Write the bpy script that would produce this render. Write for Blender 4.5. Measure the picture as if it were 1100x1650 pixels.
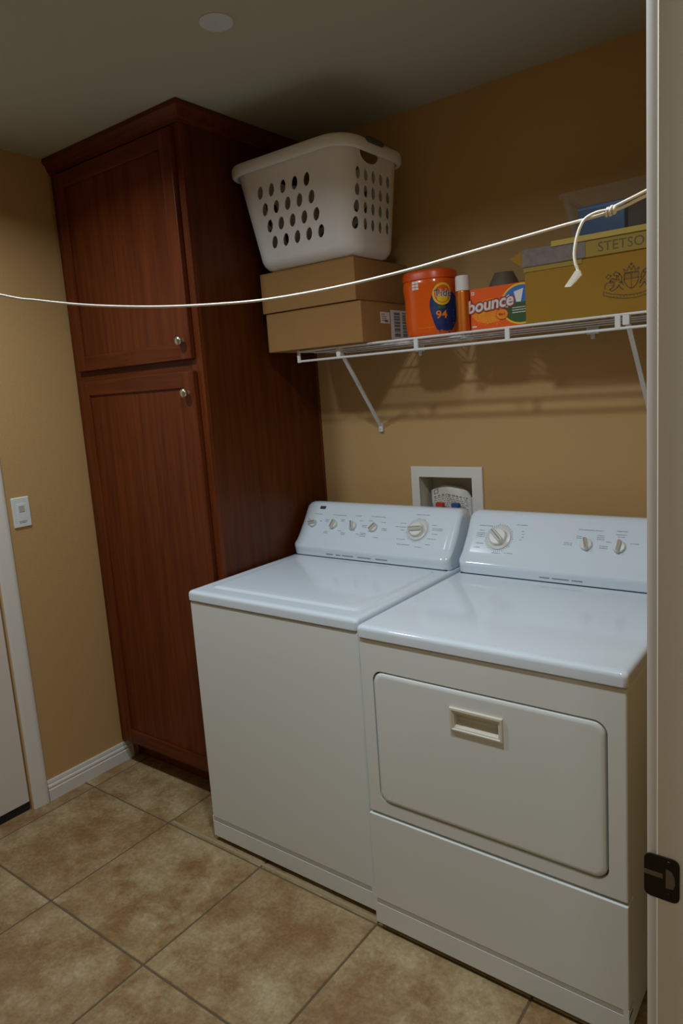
import bpy, bmesh, math, random
from mathutils import Vector, Matrix
random.seed(7)
for o in list(bpy.data.objects): bpy.data.objects.remove(o)
SC = bpy.context.scene
COL = SC.collection
PI = math.pi

# ------------------------------------------------------------------ camera
YAW, PITCH, ROLL, F = map(float, (37.1705, -9.0193, -3.9425, 1127.0951))
UX, UY = 11.655, -18.756
def make_camera():
    y, p, r = (math.radians(a) for a in (YAW, PITCH, ROLL))
    fwd = Vector((-math.sin(y)*math.cos(p), math.cos(y)*math.cos(p), math.sin(p)))
    right = Vector((math.cos(y), math.sin(y), 0)); up = right.cross(fwd)
    r2 = math.cos(r)*right + math.sin(r)*up
    u2 = -math.sin(r)*right + math.cos(r)*up
    cam = bpy.data.cameras.new('camera'); o = bpy.data.objects.new('camera', cam); COL.objects.link(o)
    m = Matrix((r2, u2, -fwd)).transposed().to_4x4(); m.translation = Vector((1.8081, -2.2646, 1.5382))
    o.matrix_world = m
    cam.sensor_fit = 'HORIZONTAL'; cam.sensor_width = 36; cam.lens = F*36/1100
    cam.shift_x = -UX/1100; cam.shift_y = UY/1100
    cam.clip_start = .02
    SC.camera = o
make_camera()

# ------------------------------------------------------------------ light and exposure
SC.view_settings.view_transform = 'Standard'; SC.view_settings.look = 'None'
SC.view_settings.exposure = 0.0; SC.view_settings.gamma = 1.0; SC.view_settings.use_curve_mapping = False
W = bpy.data.worlds.new('world'); SC.world = W; W.use_nodes = True
W.node_tree.nodes['Background'].inputs[0].default_value = (1.0, .97, .92, 1)
W.node_tree.nodes['Background'].inputs[1].default_value = .035
LIGHT_Z = 2.474
LIGHTS = ((1.08, -1.40, 10.6), (-.13, -1.40, 8.5))         # two downlights in the laundry room ceiling
for lx, ly, en in LIGHTS:
    l = bpy.data.lights.new('downlight', 'AREA'); l.shape = 'DISK'; l.size = .13; l.energy = en; l.color = (.91, 1.0, 1.08); l.spread = math.radians(152)
    o = bpy.data.objects.new('downlight', l); COL.objects.link(o); o.location = (lx, ly, LIGHT_Z)
l = bpy.data.lights.new('jamb_fill_lamp', 'AREA'); l.shape = 'DISK'; l.size = .25; l.energy = 5.4; l.color = (1.0, .96, .9)  # unseen fill behind the camera, added to brighten the door jamb
o = bpy.data.objects.new('jamb_fill', l); COL.objects.link(o); o.location = (2.25, -2.9, 2.42)

# ------------------------------------------------------------------ materials
def new_mat(name):
    m = bpy.data.materials.new(name); m.use_nodes = True
    nt = m.node_tree; b = nt.nodes['Principled BSDF']
    return m, nt, b
def mat(name, col, rough=.5, metal=0., spec=.5, bump=0., bscale=200., vary=0., vscale=6., coat=0.):
    m, nt, b = new_mat(name)
    b.inputs['Base Color'].default_value = (*col, 1); b.inputs['Roughness'].default_value = rough
    b.inputs['Metallic'].default_value = metal; b.inputs['Specular IOR Level'].default_value = spec
    if coat: b.inputs['Coat Weight'].default_value = coat; b.inputs['Coat Roughness'].default_value = .08
    geo = nt.nodes.new('ShaderNodeNewGeometry')
    if bump:
        n = nt.nodes.new('ShaderNodeTexNoise'); n.inputs['Scale'].default_value = bscale; n.inputs['Detail'].default_value = 3
        nt.links.new(geo.outputs['Position'], n.inputs['Vector'])
        bp = nt.nodes.new('ShaderNodeBump'); bp.inputs['Strength'].default_value = bump; bp.inputs['Distance'].default_value = .002
        nt.links.new(n.outputs[0], bp.inputs['Height']); nt.links.new(bp.outputs[0], b.inputs['Normal'])
    if vary:
        n = nt.nodes.new('ShaderNodeTexNoise'); n.inputs['Scale'].default_value = vscale; n.inputs['Detail'].default_value = 4
        nt.links.new(geo.outputs['Position'], n.inputs['Vector'])
        mx = nt.nodes.new('ShaderNodeMix'); mx.data_type = 'RGBA'
        mx.inputs[6].default_value = (*[c*(1-vary) for c in col], 1); mx.inputs[7].default_value = (*[min(1, c*(1+vary)) for c in col], 1)
        nt.links.new(n.outputs[0], mx.inputs[0]); nt.links.new(mx.outputs[2], b.inputs['Base Color'])
    return m
def wood(name, c1, c2, rough=.38, horiz=False):
    m, nt, b = new_mat(name)
    b.inputs['Roughness'].default_value = rough; b.inputs['Specular IOR Level'].default_value = .22
    geo = nt.nodes.new('ShaderNodeNewGeometry'); mp = nt.nodes.new('ShaderNodeMapping')
    mp.inputs['Scale'].default_value = (3, 40, 40) if horiz else (42, 42, 2.2)
    n = nt.nodes.new('ShaderNodeTexNoise'); n.inputs['Scale'].default_value = 1; n.inputs['Detail'].default_value = 6; n.inputs['Distortion'].default_value = .6
    nt.links.new(geo.outputs['Position'], mp.inputs['Vector']); nt.links.new(mp.outputs[0], n.inputs['Vector'])
    mp2 = nt.nodes.new('ShaderNodeMapping'); mp2.inputs['Scale'].default_value = (8, 260, 260) if horiz else (260, 260, 8)
    n2 = nt.nodes.new('ShaderNodeTexNoise'); n2.inputs['Scale'].default_value = 1; n2.inputs['Detail'].default_value = 2
    nt.links.new(geo.outputs['Position'], mp2.inputs['Vector']); nt.links.new(mp2.outputs[0], n2.inputs['Vector'])
    ad = nt.nodes.new('ShaderNodeMath'); ad.operation = 'MULTIPLY_ADD'; ad.inputs[1].default_value = .35
    nt.links.new(n2.outputs[0], ad.inputs[0]); nt.links.new(n.outputs[0], ad.inputs[2])
    r = nt.nodes.new('ShaderNodeValToRGB'); e = r.color_ramp.elements
    e[0].position = .45; e[0].color = (*c1, 1); e[1].position = .85; e[1].color = (*c2, 1)
    nt.links.new(ad.outputs[0], r.inputs[0]); nt.links.new(r.outputs[0], b.inputs['Base Color'])
    bp = nt.nodes.new('ShaderNodeBump'); bp.inputs['Strength'].default_value = .12; bp.inputs['Distance'].default_value = .001
    nt.links.new(n2.outputs[0], bp.inputs['Height']); nt.links.new(bp.outputs[0], b.inputs['Normal'])
    return m
def tile_mat():
    m, nt, b = new_mat('ceramic_tile')
    b.inputs['Roughness'].default_value = .42
    geo = nt.nodes.new('ShaderNodeNewGeometry'); oi = nt.nodes.new('ShaderNodeObjectInfo')
    sc = nt.nodes.new('ShaderNodeVectorMath'); sc.operation = 'SCALE'; sc.inputs[0].default_value = (31, 17, 9)
    nt.links.new(oi.outputs['Random'], sc.inputs['Scale'])
    add = nt.nodes.new('ShaderNodeVectorMath'); nt.links.new(geo.outputs['Position'], add.inputs[0]); nt.links.new(sc.outputs[0], add.inputs[1])
    def noise(s, d, dist=0., rough=.6):
        n = nt.nodes.new('ShaderNodeTexNoise'); n.inputs['Scale'].default_value = s; n.inputs['Detail'].default_value = d
        n.inputs['Distortion'].default_value = dist; n.inputs['Roughness'].default_value = rough
        nt.links.new(add.outputs[0], n.inputs['Vector']); return n
    n1 = noise(7.5, 12, .1, .72); n2 = noise(2.6, 5, .8); n3 = noise(90, 6)
    r1 = nt.nodes.new('ShaderNodeValToRGB'); e = r1.color_ramp.elements
    e[0].position = .38; e[0].color = (.245, .140, .056, 1); e[1].position = .63; e[1].color = (.445, .350, .195, 1)
    k = e.new(.50); k.color = (.345, .245, .118, 1)
    nt.links.new(n1.outputs[0], r1.inputs[0])
    r2 = nt.nodes.new('ShaderNodeValToRGB'); e = r2.color_ramp.elements
    e[0].position = .46; e[0].color = (0, 0, 0, 1); e[1].position = .66; e[1].color = (.6, .6, .6, 1)
    nt.links.new(n2.outputs[0], r2.inputs[0])
    mx = nt.nodes.new('ShaderNodeMix'); mx.data_type = 'RGBA'; mx.inputs[7].default_value = (.25, .135, .055, 1)
    nt.links.new(r2.outputs[0], mx.inputs[0]); nt.links.new(r1.outputs[0], mx.inputs[6])
    m2 = nt.nodes.new('ShaderNodeMix'); m2.data_type = 'RGBA'; m2.blend_type = 'OVERLAY'; m2.inputs[0].default_value = .5
    nt.links.new(mx.outputs[2], m2.inputs[6]); nt.links.new(n3.outputs[0], m2.inputs[7])
    nt.links.new(m2.outputs[2], b.inputs['Base Color'])
    bp = nt.nodes.new('ShaderNodeBump'); bp.inputs['Strength'].default_value = .12; bp.inputs['Distance'].default_value = .003
    nt.links.new(n1.outputs[0], bp.inputs['Height']); nt.links.new(bp.outputs[0], b.inputs['Normal'])
    return m
def clear_mat():
    m, nt, b = new_mat('clear_plastic')
    out = nt.nodes['Material Output']
    tr = nt.nodes.new('ShaderNodeBsdfTransparent'); tr.inputs[0].default_value = (.95, .95, .94, 1)
    b.inputs['Base Color'].default_value = (.7, .68, .62, 1); b.inputs['Roughness'].default_value = .18
    mx = nt.nodes.new('ShaderNodeMixShader'); lw = nt.nodes.new('ShaderNodeLayerWeight'); lw.inputs[0].default_value = .25
    mr = nt.nodes.new('ShaderNodeMapRange'); mr.inputs[3].default_value = .035; mr.inputs[4].default_value = .38
    nt.links.new(lw.outputs['Facing'], mr.inputs[0]); nt.links.new(mr.outputs[0], mx.inputs[0])
    nt.links.new(tr.outputs[0], mx.inputs[1]); nt.links.new(b.outputs[0], mx.inputs[2]); nt.links.new(mx.outputs[0], out.inputs[0])
    return m

M = {}
M['wall'] = mat('tan_wall_paint', (.51, .325, .135), .6, spec=.25, bump=.35, bscale=170)
M['ceiling'] = mat('ceiling_paint', (.46, .47, .38), .8, spec=.2, bump=.4, bscale=120)
M['trim'] = mat('white_trim_paint', (.72, .70, .64), .4)
M['jamb'] = mat('cream_jamb_paint', (.82, .80, .70), .45)
M['door'] = mat('white_door_paint', (.70, .65, .57), .5, bump=.05, bscale=60)
M['black'] = mat('black_rubber_and_gap', (.008, .008, .009), .6)
M['grout'] = mat('grout', (.13, .095, .05), .9, bump=.4, bscale=400)
M['caulk'] = mat('pale_caulk', (.33, .27, .16), .8, vary=.15, vscale=30)
M['tile'] = tile_mat()
M['wood'] = wood('cherry_stained_oak', (.090, .017, .003), (.155, .034, .0065), rough=.46)
M['wood_h'] = wood('cherry_stained_oak_rail', (.082, .016, .003), (.145, .032, .006), rough=.46, horiz=True)
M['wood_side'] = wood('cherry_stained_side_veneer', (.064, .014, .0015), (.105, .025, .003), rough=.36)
M['nickel'] = mat('brushed_nickel', (.62, .58, .50), .25, 1.)
M['enamel'] = mat('white_enamel', (.70, .79, .86), .10)
M['enamel_front'] = mat('white_painted_steel', (.72, .77, .75), .32, bump=.02, bscale=900)
M['groove'] = mat('groove_shade_grey', (.50, .51, .48), .5)  # greyer than the fronts: shade of the shallow groove put into its colour
M['gap'] = mat('dark_gap', (.02, .02, .02), .7)
M['steel_dark'] = mat('dark_steel_base', (.06, .055, .05), .6)
M['knob'] = mat('cream_knob_plastic', (.68, .69, .64), .3)
M['ridge'] = mat('taupe_knob_ridge', (.30, .25, .17), .4)
M['handle'] = mat('cream_handle_plastic', (.68, .66, .55), .35)
M['print'] = mat('grey_print', (.20, .21, .22), .5)
M['badge'] = mat('black_badge', (.02, .02, .022), .3)
M['badge_red'] = mat('dull_red_print', (.20, .05, .04), .4)
M['wire'] = mat('white_vinyl_wire', (.74, .74, .72), .35)
M['cardboard'] = mat('brown_cardboard', (.34, .185, .062), .8, spec=.2, vary=.08, vscale=12, bump=.08, bscale=300)
M['carton'] = mat('tan_carton', (.34, .182, .018), .7, spec=.25, vary=.06, vscale=14)
M['lidyellow'] = mat('mustard_lid', (.33, .225, .02), .6, vary=.08, vscale=20)
M['lidedge'] = mat('pale_yellow_board', (.52, .38, .07), .6)
M['tape'] = mat('grey_tape', (.20, .165, .145), .4, vary=.35, vscale=60)
M['ink'] = mat('brown_ink', (.10, .055, .015), .6)
M['ink2'] = mat('olive_ink', (.13, .09, .02), .6)
M['paper'] = mat('white_paper', (.72, .70, .66), .6)
M['greypaper'] = mat('grey_paper_print', (.20, .19, .18), .6)
M['basket'] = mat('white_polypropylene', (.74, .72, .68), .45)
M['grip'] = mat('grey_rubber_grip', (.09, .08, .075), .6)
M['orange'] = mat('orange_plastic', (.80, .115, .008), .17)
M['orange_lid'] = mat('dark_orange_plastic', (.72, .085, .006), .35)
M['yellow'] = mat('yellow_print', (.85, .55, .03), .4)
M['navy'] = mat('navy_print', (.012, .03, .14), .4)
M['blue'] = mat('blue_print', (.03, .10, .34), .4)
M['sky'] = mat('sky_blue_print', (.05, .18, .52), .4)
M['white'] = mat('white_print', (.80, .78, .76), .4)
M['green'] = mat('dark_green_print', (.05, .10, .03), .4)
M['maroon'] = mat('maroon_print', (.32, .02, .02), .4)
M['boxorange'] = mat('orange_card', (.85, .115, .008), .4)
M['boxorange2'] = mat('light_orange_print', (.88, .25, .012), .4)
M['copper'] = mat('copper_can', (.72, .21, .03), .40, .9)
M['cap'] = mat('white_cap', (.76, .74, .70), .4)
M['taupe'] = mat('taupe_matte', (.17, .125, .085), .6)
M['clear'] = clear_mat()
M['bluecloth'] = mat('blue_plastic_film', (.02, .10, .28), .3)
M['darkcloth'] = mat('dark_cloth', (.09, .07, .05), .9, vary=.2, vscale=30)
M['cord'] = mat('white_cord', (.80, .77, .68), .6, bump=.3, bscale=900)
M['bronze'] = mat('dark_bronze', (.035, .03, .022), .4, .7)
M['strikehole'] = mat('worn_strike_hole', (.17, .14, .10), .6)
M['red'] = mat('red_handle', (.55, .05, .02), .4)
M['bluehandle'] = mat('blue_handle', (.03, .10, .30), .4)
M['recess'] = mat('off_white_plastic', (.62, .58, .48), .5)
M['pouch'] = mat('white_plastic_pouch', (.66, .64, .57), .35, bump=.6, bscale=40)
M['sensor'] = mat('grey_sensor_lens', (.48, .47, .45), .35)
M['disc'] = mat('grey_white_disc', (.62, .67, .74), .5)

# ------------------------------------------------------------------ helpers
def obj(name, bm, m, parent=None, smooth=None, recalc=True):
    if recalc: bmesh.ops.recalc_face_normals(bm, faces=bm.faces[:])
    me = bpy.data.meshes.new(name); bm.to_mesh(me); bm.free()
    if smooth is not None:
        me.shade_smooth(); me.set_sharp_from_angle(angle=math.radians(smooth))
    for mm in (m if isinstance(m, (list, tuple)) else [m]): me.materials.append(M[mm])
    o = bpy.data.objects.new(name, me); COL.objects.link(o)
    if smooth is not None:
        w = o.modifiers.new('weighted_normal', 'WEIGHTED_NORMAL'); w.keep_sharp = True; w.weight = 100
    if parent: o.parent = parent; o.matrix_parent_inverse = parent.matrix_basis.inverted()
    return o
def tag(o, label=None, cat=None, group=None, kind=None):
    if label: o['label'] = label
    if cat: o['category'] = cat
    if group: o['group'] = group
    if kind: o['kind'] = kind
    return o
def thing(name, loc, label, cat, group=None):
    o = bpy.data.objects.new(name, None); o.empty_display_size = .05; COL.objects.link(o); o.location = loc
    return tag(o, label, cat, group)
def struct(name, bm, m, **k):
    o = obj(name, bm, m, **k); o['kind'] = 'structure'; return o
def bx(bm, x0, x1, y0, y1, z0, z1, bev=0., seg=2, mi=0):
    b2 = bmesh.new() if bev else bm
    vs = [b2.verts.new((x, y, z)) for x in (x0, x1) for y in (y0, y1) for z in (z0, z1)]
    for f in ((0,1,3,2), (4,6,7,5), (0,4,5,1), (2,3,7,6), (0,2,6,4), (1,5,7,3)):
        fc = b2.faces.new([vs[i] for i in f]); fc.material_index = mi
    if bev:
        bmesh.ops.bevel(b2, geom=b2.edges[:], offset=bev, segments=seg, profile=.5, affect='EDGES')
        merge(bm, b2, mi)
    return bm
def merge(bm, b2, mi=None, mtx=None):
    mp = {}
    for v in b2.verts: mp[v] = bm.verts.new(mtx @ v.co if mtx else v.co)
    for f in b2.faces:
        try:
            nf = bm.faces.new([mp[v] for v in f.verts]); nf.material_index = f.material_index if mi is None else mi; nf.smooth = f.smooth
        except ValueError: pass
    b2.free()
def BX(*a, **k): return bx(bmesh.new(), *a, **k)
def loft(bm, loops, cap=True, closed=True, mi=0):
    rows = [[bm.verts.new(p) for p in L] for L in loops]
    n = len(rows[0])
    for a, b in zip(rows, rows[1:]):
        for i in range(n if closed else n-1):
            f = bm.faces.new((a[i], a[(i+1) % n], b[(i+1) % n], b[i])); f.material_index = mi
    if cap:
        for r in (rows[0], rows[-1]):
            f = bm.faces.new(r); f.material_index = mi
    return bm
def lathe(bm, prof, c, axis='z', n=24, mi=0):
    loops = []
    for r, h in prof:
        r = max(r, 1e-4); L = []
        for i in range(n):
            a = 2*PI*i/n; ca, sa = r*math.cos(a), r*math.sin(a)
            p = {'z': (ca, sa, h), 'y': (ca, h, sa), 'x': (h, ca, sa)}[axis]
            L.append(Vector(p)+Vector(c))
        loops.append(L)
    return loft(bm, loops, mi=mi)
def tube(bm, pts, r, n=8, mi=0):
    pts = [Vector(p) for p in pts]; loops = []; prev = None
    for i, p in enumerate(pts):
        t = ((pts[min(i+1, len(pts)-1)]-pts[max(i-1, 0)])).normalized()
        if prev is None:
            ref = Vector((0, 0, 1)) if abs(t.z) < .9 else Vector((1, 0, 0))
            u = t.cross(ref).normalized()
        else: u = (prev - t*prev.dot(t)).normalized()
        prev = u; w = t.cross(u)
        rr = r[i] if isinstance(r, (list, tuple)) else r
        loops.append([p + rr*(math.cos(2*PI*k/n)*u + math.sin(2*PI*k/n)*w) for k in range(n)])
    return loft(bm, loops, mi=mi)
def rrect(hx, hy, r, n=5):
    r = min(r, hx, hy); P = []
    for cx, cy, a0 in ((hx-r, hy-r, 0), (-hx+r, hy-r, 90), (-hx+r, -hy+r, 180), (hx-r, -hy+r, 270)):
        for k in range(n+1):
            a = math.radians(a0+90*k/n); P.append((cx+r*math.cos(a), cy+r*math.sin(a)))
    return P
def plate_xz(bm, poly, y0, y1, mi=0, bev=0.):
    """prism of an (x,z) outline between two depths"""
    loft(bm, [[(x, y0, z) for x, z in poly], [(x, y1, z) for x, z in poly]], mi=mi); return bm
def text_bm(s, size, depth=.0004, offset=0., shear=0., bold=0.):
    c = bpy.data.curves.new('t', 'FONT'); c.body = s; c.size = size; c.extrude = depth; c.offset = offset+bold; c.shear = shear
    c.align_x = 'CENTER'; c.align_y = 'CENTER'; c.resolution_u = 3
    o = bpy.data.objects.new('t', c); COL.objects.link(o)
    dg = bpy.context.evaluated_depsgraph_get(); dg.update()
    me = bpy.data.meshes.new_from_object(o.evaluated_get(dg))
    bm = bmesh.new(); bm.from_mesh(me)
    bpy.data.objects.remove(o); bpy.data.curves.remove(c); bpy.data.meshes.remove(me)
    return bm
def fat_text(s, size, grow, shear=0., n=14):
    """text thickened by overlaying copies shifted round a circle"""
    base = text_bm(s, size, 0, shear=shear); b = bmesh.new()
    for k in range(n):
        c = base.copy(); merge(b, c, mtx=Matrix.Translation((grow*math.cos(2*PI*k/n), grow*math.sin(2*PI*k/n), k*1e-6)))
    merge(b, base); return b
def boolean(o, cutter):
    for m_ in list(o.modifiers): o.modifiers.remove(m_)
    md = o.modifiers.new('b', 'BOOLEAN'); md.operation = 'DIFFERENCE'; md.solver = 'EXACT'; md.object = cutter
    dg = bpy.context.evaluated_depsgraph_get(); dg.update()
    me = bpy.data.meshes.new_from_object(o.evaluated_get(dg))
    old = o.data; o.modifiers.clear(); o.data = me; me.name = o.name
    bpy.data.meshes.remove(old); bpy.data.objects.remove(cutter)

def resmooth(o, a):
    o.data.shade_smooth(); o.data.set_sharp_from_angle(angle=math.radians(a))
    w = o.modifiers.new('weighted_normal', 'WEIGHTED_NORMAL'); w.keep_sharp = True; w.weight = 100

# ------------------------------------------------------------------ room shell
XL, XR, ZC, YF = -.771, 1.615, 2.481, -2.75
# floor: grout bed with every tile a part of it
floor = struct('floor', BX(-.95, 2.9, -3.9, .2, -.06, -.0025), 'grout')
T, TX, TY = .4683, -.6963, -.8193
ti = 0
def tile_mesh(x0, x1, y0, y1):
    b = bmesh.new(); bx(b, x0, x1, y0, y1, -.012, 0, bev=.0018, seg=1); return b
for i in range(-1, 8):
    for j in range(-2, 7):
        x0, x1 = TX+i*T+.003, TX+(i+1)*T-.003; y1, y0 = TY-j*T-.003, TY-(j+1)*T+.003
        x0, y1 = max(x0, XL-.1), min(y1, .0)
        if x1-x0 < .02 or y1-y0 < .02: continue
        t = obj('tile', tile_mesh(x0, x1, y0, y1), 'tile', floor)
b = bmesh.new(); bx(b, -.22, 1.45, TY+.008, TY+.02, -.001, .0016, bev=.0008, seg=1); obj('caulk_line', b, 'caulk', floor)
struct('ceiling', BX(-.95, 2.9, -3.9, .2, ZC, ZC+.08), 'ceiling')
# back wall with the opening for the washer outlet box
OX0, OX1, OZ0, OZ1 = .436, .658, .98, 1.194
b = bmesh.new()
bx(b, XL-.15, OX0, 0, .13, 0, ZC); bx(b, OX1, 1.75, 0, .13, 0, ZC)
bx(b, OX0, OX1, 0, .13, 0, OZ0); bx(b, OX0, OX1, 0, .13, OZ1, ZC)
struct('wall_back', b, 'wall')
DY1, DY0, DH = -1.045, -1.86, 2.04
b = bmesh.new()
bx(b, XL-.12, XL, DY1, 0, 0, ZC); bx(b, XL-.12, XL, DY0, DY1, DH, ZC); bx(b, XL-.12, XL, YF, DY0, 0, ZC)
struct('wall_left', b, 'wall')
struct('wall_front', BX(XL-.12, XR+.1, YF-.12, YF, 0, ZC), 'wall')
JY, JY2 = -1.430, -2.262                                  # faces of the two jambs of the doorway we look through
b = bmesh.new()
bx(b, XR, XR+.105, JY+.02, 0, 0, ZC); bx(b, XR, XR+.105, JY2-.02, JY+.02, 2.07, ZC); bx(b, XR, XR+.105, YF, JY2-.02, 0, ZC)
struct('wall_right', b, 'wall')
b = bmesh.new(); bx(b, 2.78, 2.9, -3.9, .2, 0, ZC); struct('wall_hall', b, 'wall')
# trim around the doorway (frame of the opening)
b = bmesh.new()
bx(b, XR-.001, XR+.107, JY, JY+.02, 0, 2.07, bev=.0015, seg=1)
bx(b, XR-.001, XR+.107, JY2-.02, JY2, 0, 2.07, bev=.0015, seg=1)
bx(b, XR-.001, XR+.107, JY2-.02, JY+.02, 2.05, 2.07, bev=.0015, seg=1)
trim1 = struct('trim_1', b, 'jamb')
b = bmesh.new(); bx(b, XR+.042, XR+.078, JY-.011, JY, 0, 2.05, bev=.002, seg=2); obj('door_stop', b, 'jamb', trim1)
b = bmesh.new()
prof = [(0, 0), (0, -.007), (.004, -.0135), (.020, -.0145), (.030, -.011), (.048, -.009), (.058, -.006), (.062, 0)]
loft(b, [[(XR+p[1], JY+.003+p[0], z) for p in prof] for z in (0, 2.12)])
loft(b, [[(XR+p[1], JY2-.003-p[0], z) for p in prof] for z in (0, 2.12)])
struct('trim_2', b, 'trim', smooth=40)
# left door, its casing and the dark gap under it
b = bmesh.new()
prof = [(0, 0), (0, .007), (.005, .011), (.012, .0115), (.020, .013), (.046, .0165), (.056, .016), (.062, .012), (.065, 0)]
loft(b, [[(XL+p[1], DY1+p[0]+.004, z) for p in prof] for z in (0, DH+.06)])
loft(b, [[(XL+p[1], DY0-p[0]-.004, z) for p in prof] for z in (0, DH+.06)])
bx(b, XL, XL+.014, DY0-.06, DY1+.06, DH+.0, DH+.06)
struct('trim_3', b, 'trim', smooth=40)
d = struct('door_1', BX(XL-.045, XL-.006, DY0+.004, DY1-.003, .034, DH-.004, bev=.002, seg=1), 'door')
obj('door_gap_shade', BX(XL-.043, XL-.010, DY0+.006, DY1-.004, .001, .036), 'black', d)  # black strip painting in the shade of the gap under the door
# baseboards
def base_prof(h=.083):
    return [(0, 0), (.0135, 0), (.0135, .045), (.0105, .049), (.0105, .052), (.0125, .056), (.0115, .062), (.008, .066), (.0075, .070), (.0085, .076), (.006, h), (0, h)]
b = bmesh.new(); loft(b, [[(XL+p, y, z) for p, z in base_prof()] for y in (DY1+.069, -.575)]); struct('baseboard_left', b, 'trim', smooth=30)
b = bmesh.new(); loft(b, [[(x, -p, z) for p, z in base_prof()] for x in (.0, XR)]); struct('baseboard_back', b, 'trim', smooth=30)
b = bmesh.new(); loft(b, [[(XR-p, y, z) for p, z in base_prof()] for y in (JY+.067, -.014)]); struct('baseboard_right', b, 'trim', smooth=30)

# ------------------------------------------------------------------ tall cabinet
CX0, CX1, CY, = -.770, -.021, -.619
cab = thing('tall_cabinet', (-.40, -.3, 0), 'tall cherry-stained oak cabinet in the corner, two doors one above the other', 'cabinet')
b = bmesh.new()
bx(b, CX0, CX1-.004, CY+.075, -.002, 0, .10)                      # toe kick
bx(b, CX0, CX1-.004, CY+.018, -.002, .095, ZC-.002)
obj('carcass', b, 'wood', cab)
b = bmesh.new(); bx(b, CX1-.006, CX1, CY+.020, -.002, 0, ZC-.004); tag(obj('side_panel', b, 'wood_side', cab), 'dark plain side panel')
b = bmesh.new(); bx(b, CX1-.012, CX1+.003, -.014, -.002, .0, 2.44, bev=.002, seg=1); obj('scribe_strip', b, 'wood', cab)
b = bmesh.new()
bx(b, CX0, CX0+.045, CY, CY+.02, .10, ZC-.003, bev=.001, seg=1); bx(b, CX1-.055, CX1+.001, CY, CY+.02, .10, ZC-.003, bev=.0015, seg=1)
obj('stile', b, 'wood', cab)
for z0, z1 in ((.10, .135), (1.612, 1.70), (2.39, ZC-.003)):
    b = bmesh.new(); bx(b, CX0+.045, CX1-.055, CY+.0005, CY+.02, z0, z1); obj('rail', b, 'wood_h', cab)
def cab_door(x0, x1, z0, z1, kx, kz):
    y0, y1 = CY-.021, CY-.001; fw = .056
    d = obj('door', BX(x0+fw-.008, x1-fw+.008, y0+.008, y0+.014, z0+fw-.008, z1-fw+.008), 'wood', cab)
    for a, c in ((x0, x0+fw), (x1-fw, x1)):
        obj('door_stile', BX(a, c, y0, y1, z0, z1, bev=.003, seg=2), 'wood', d)
    for a, c in ((z0, z0+fw), (z1-fw, z1)):
        obj('door_rail', BX(x0+fw-.001, x1-fw+.001, y0+.0004, y1, a, c, bev=.003, seg=2), 'wood_h', d)
    b = bmesh.new(); lathe(b, [(.0085, y0), (.0075, y0-.004), (.0055, y0-.010), (.0075, y0-.015), (.0155, y0-.018), (.0165, y0-.022), (.0145, y0-.0265), (.008, y0-.029), (.0001, y0-.030)], (kx, 0, kz), 'y')
    tag(obj('knob', b, 'nickel', d, smooth=50), 'round brushed nickel knob')
cab_door(-.722, -.049, 1.676, 2.412, -.083, 1.738)
cab_door(-.722, -.049, .120, 1.636, -.083, 1.563)
# crown along the front and the side, mitred at the corner
prof = [(0, 0), (.005, 0), (.007, .008), (.012, .012), (.018, .030), (.026, .038), (.030, .042), (.030, .056), (0, .056)]
b = bmesh.new(); zc0 = ZC-.058
L1 = [(CX0, CY-p, zc0+h) for p, h in prof]; L2 = [(CX1+p, CY-p, zc0+h) for p, h in prof]; L3 = [(CX1+p, -.002, zc0+h) for p, h in prof]
loft(b, [L1, L2, L3]); obj('crown_moulding', b, 'wood_h', cab, smooth=30)

# ------------------------------------------------------------------ washer and dryer
def bar_outline(h):  return h
# sloped control face: origin at the crease, u along x, v up the slope
S0 = Vector((0, -.258, .960)); SV = Vector((0, .092, .130)).normalized(); SN = Vector((0, -.130, .092)).normalized()
def slope_mtx(x, v, h=0., ang=0.):
    o = S0 + SV*v + SN*h + Vector((x, 0, 0))
    m = Matrix(((1, 0, 0), tuple(SV), tuple(SN))).transposed().to_4x4(); m.translation = o
    return m @ Matrix.Rotation(ang, 4, 'Z')
def console(x0, x1, parent):
    prof = [(-.2655, .9165), (-.2665, .928), (-.2690, .940), (-.2700, .948), (-.2680, .9545), (-.2605, .9615), (-.2525, .969), (-.24, .985), (-.20, 1.0415), (-.170, 1.084), (-.160, 1.0965), (-.150, 1.103), (-.136, 1.105), (-.11, 1.102), (-.085, 1.085), (-.07, 1.05), (-.065, .9165)]
    cy, cz = -.16, .99
    loops = []
    for dx, s in ((0, .024), (.0015, .016), (.006, .0085), (.013, .0035), (.024, .0), (.034, .0)):
        loops.append((x0+dx, s))
    loops = loops + [(x1-dx, s) for dx, s in ((.034, 0), (.024, 0), (.013, .0035), (.006, .0085), (.0015, .016), (0, .024))]
    L = []
    for x, s in loops:
        P = []
        for y, z in prof:
            d = Vector((y-cy, z-cz)); l = d.length; q = d*(max(l-s, 0)/l)
            yy, zz = cy+q.x, cz+q.y
            if z < .9166: zz = .9165; yy = y + (s if y < cy else -s)
            P.append((x, yy, zz))
        L.append(P)
    b = bmesh.new(); loft(b, L)
    c = obj('control_console', b, 'enamel', parent, smooth=50)
    b = bmesh.new(); bx(b, x0+.01, x1-.01, -.2668, -.07, .9135, .918); obj('console_seam', b, 'gap', c)
    return c
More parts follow.
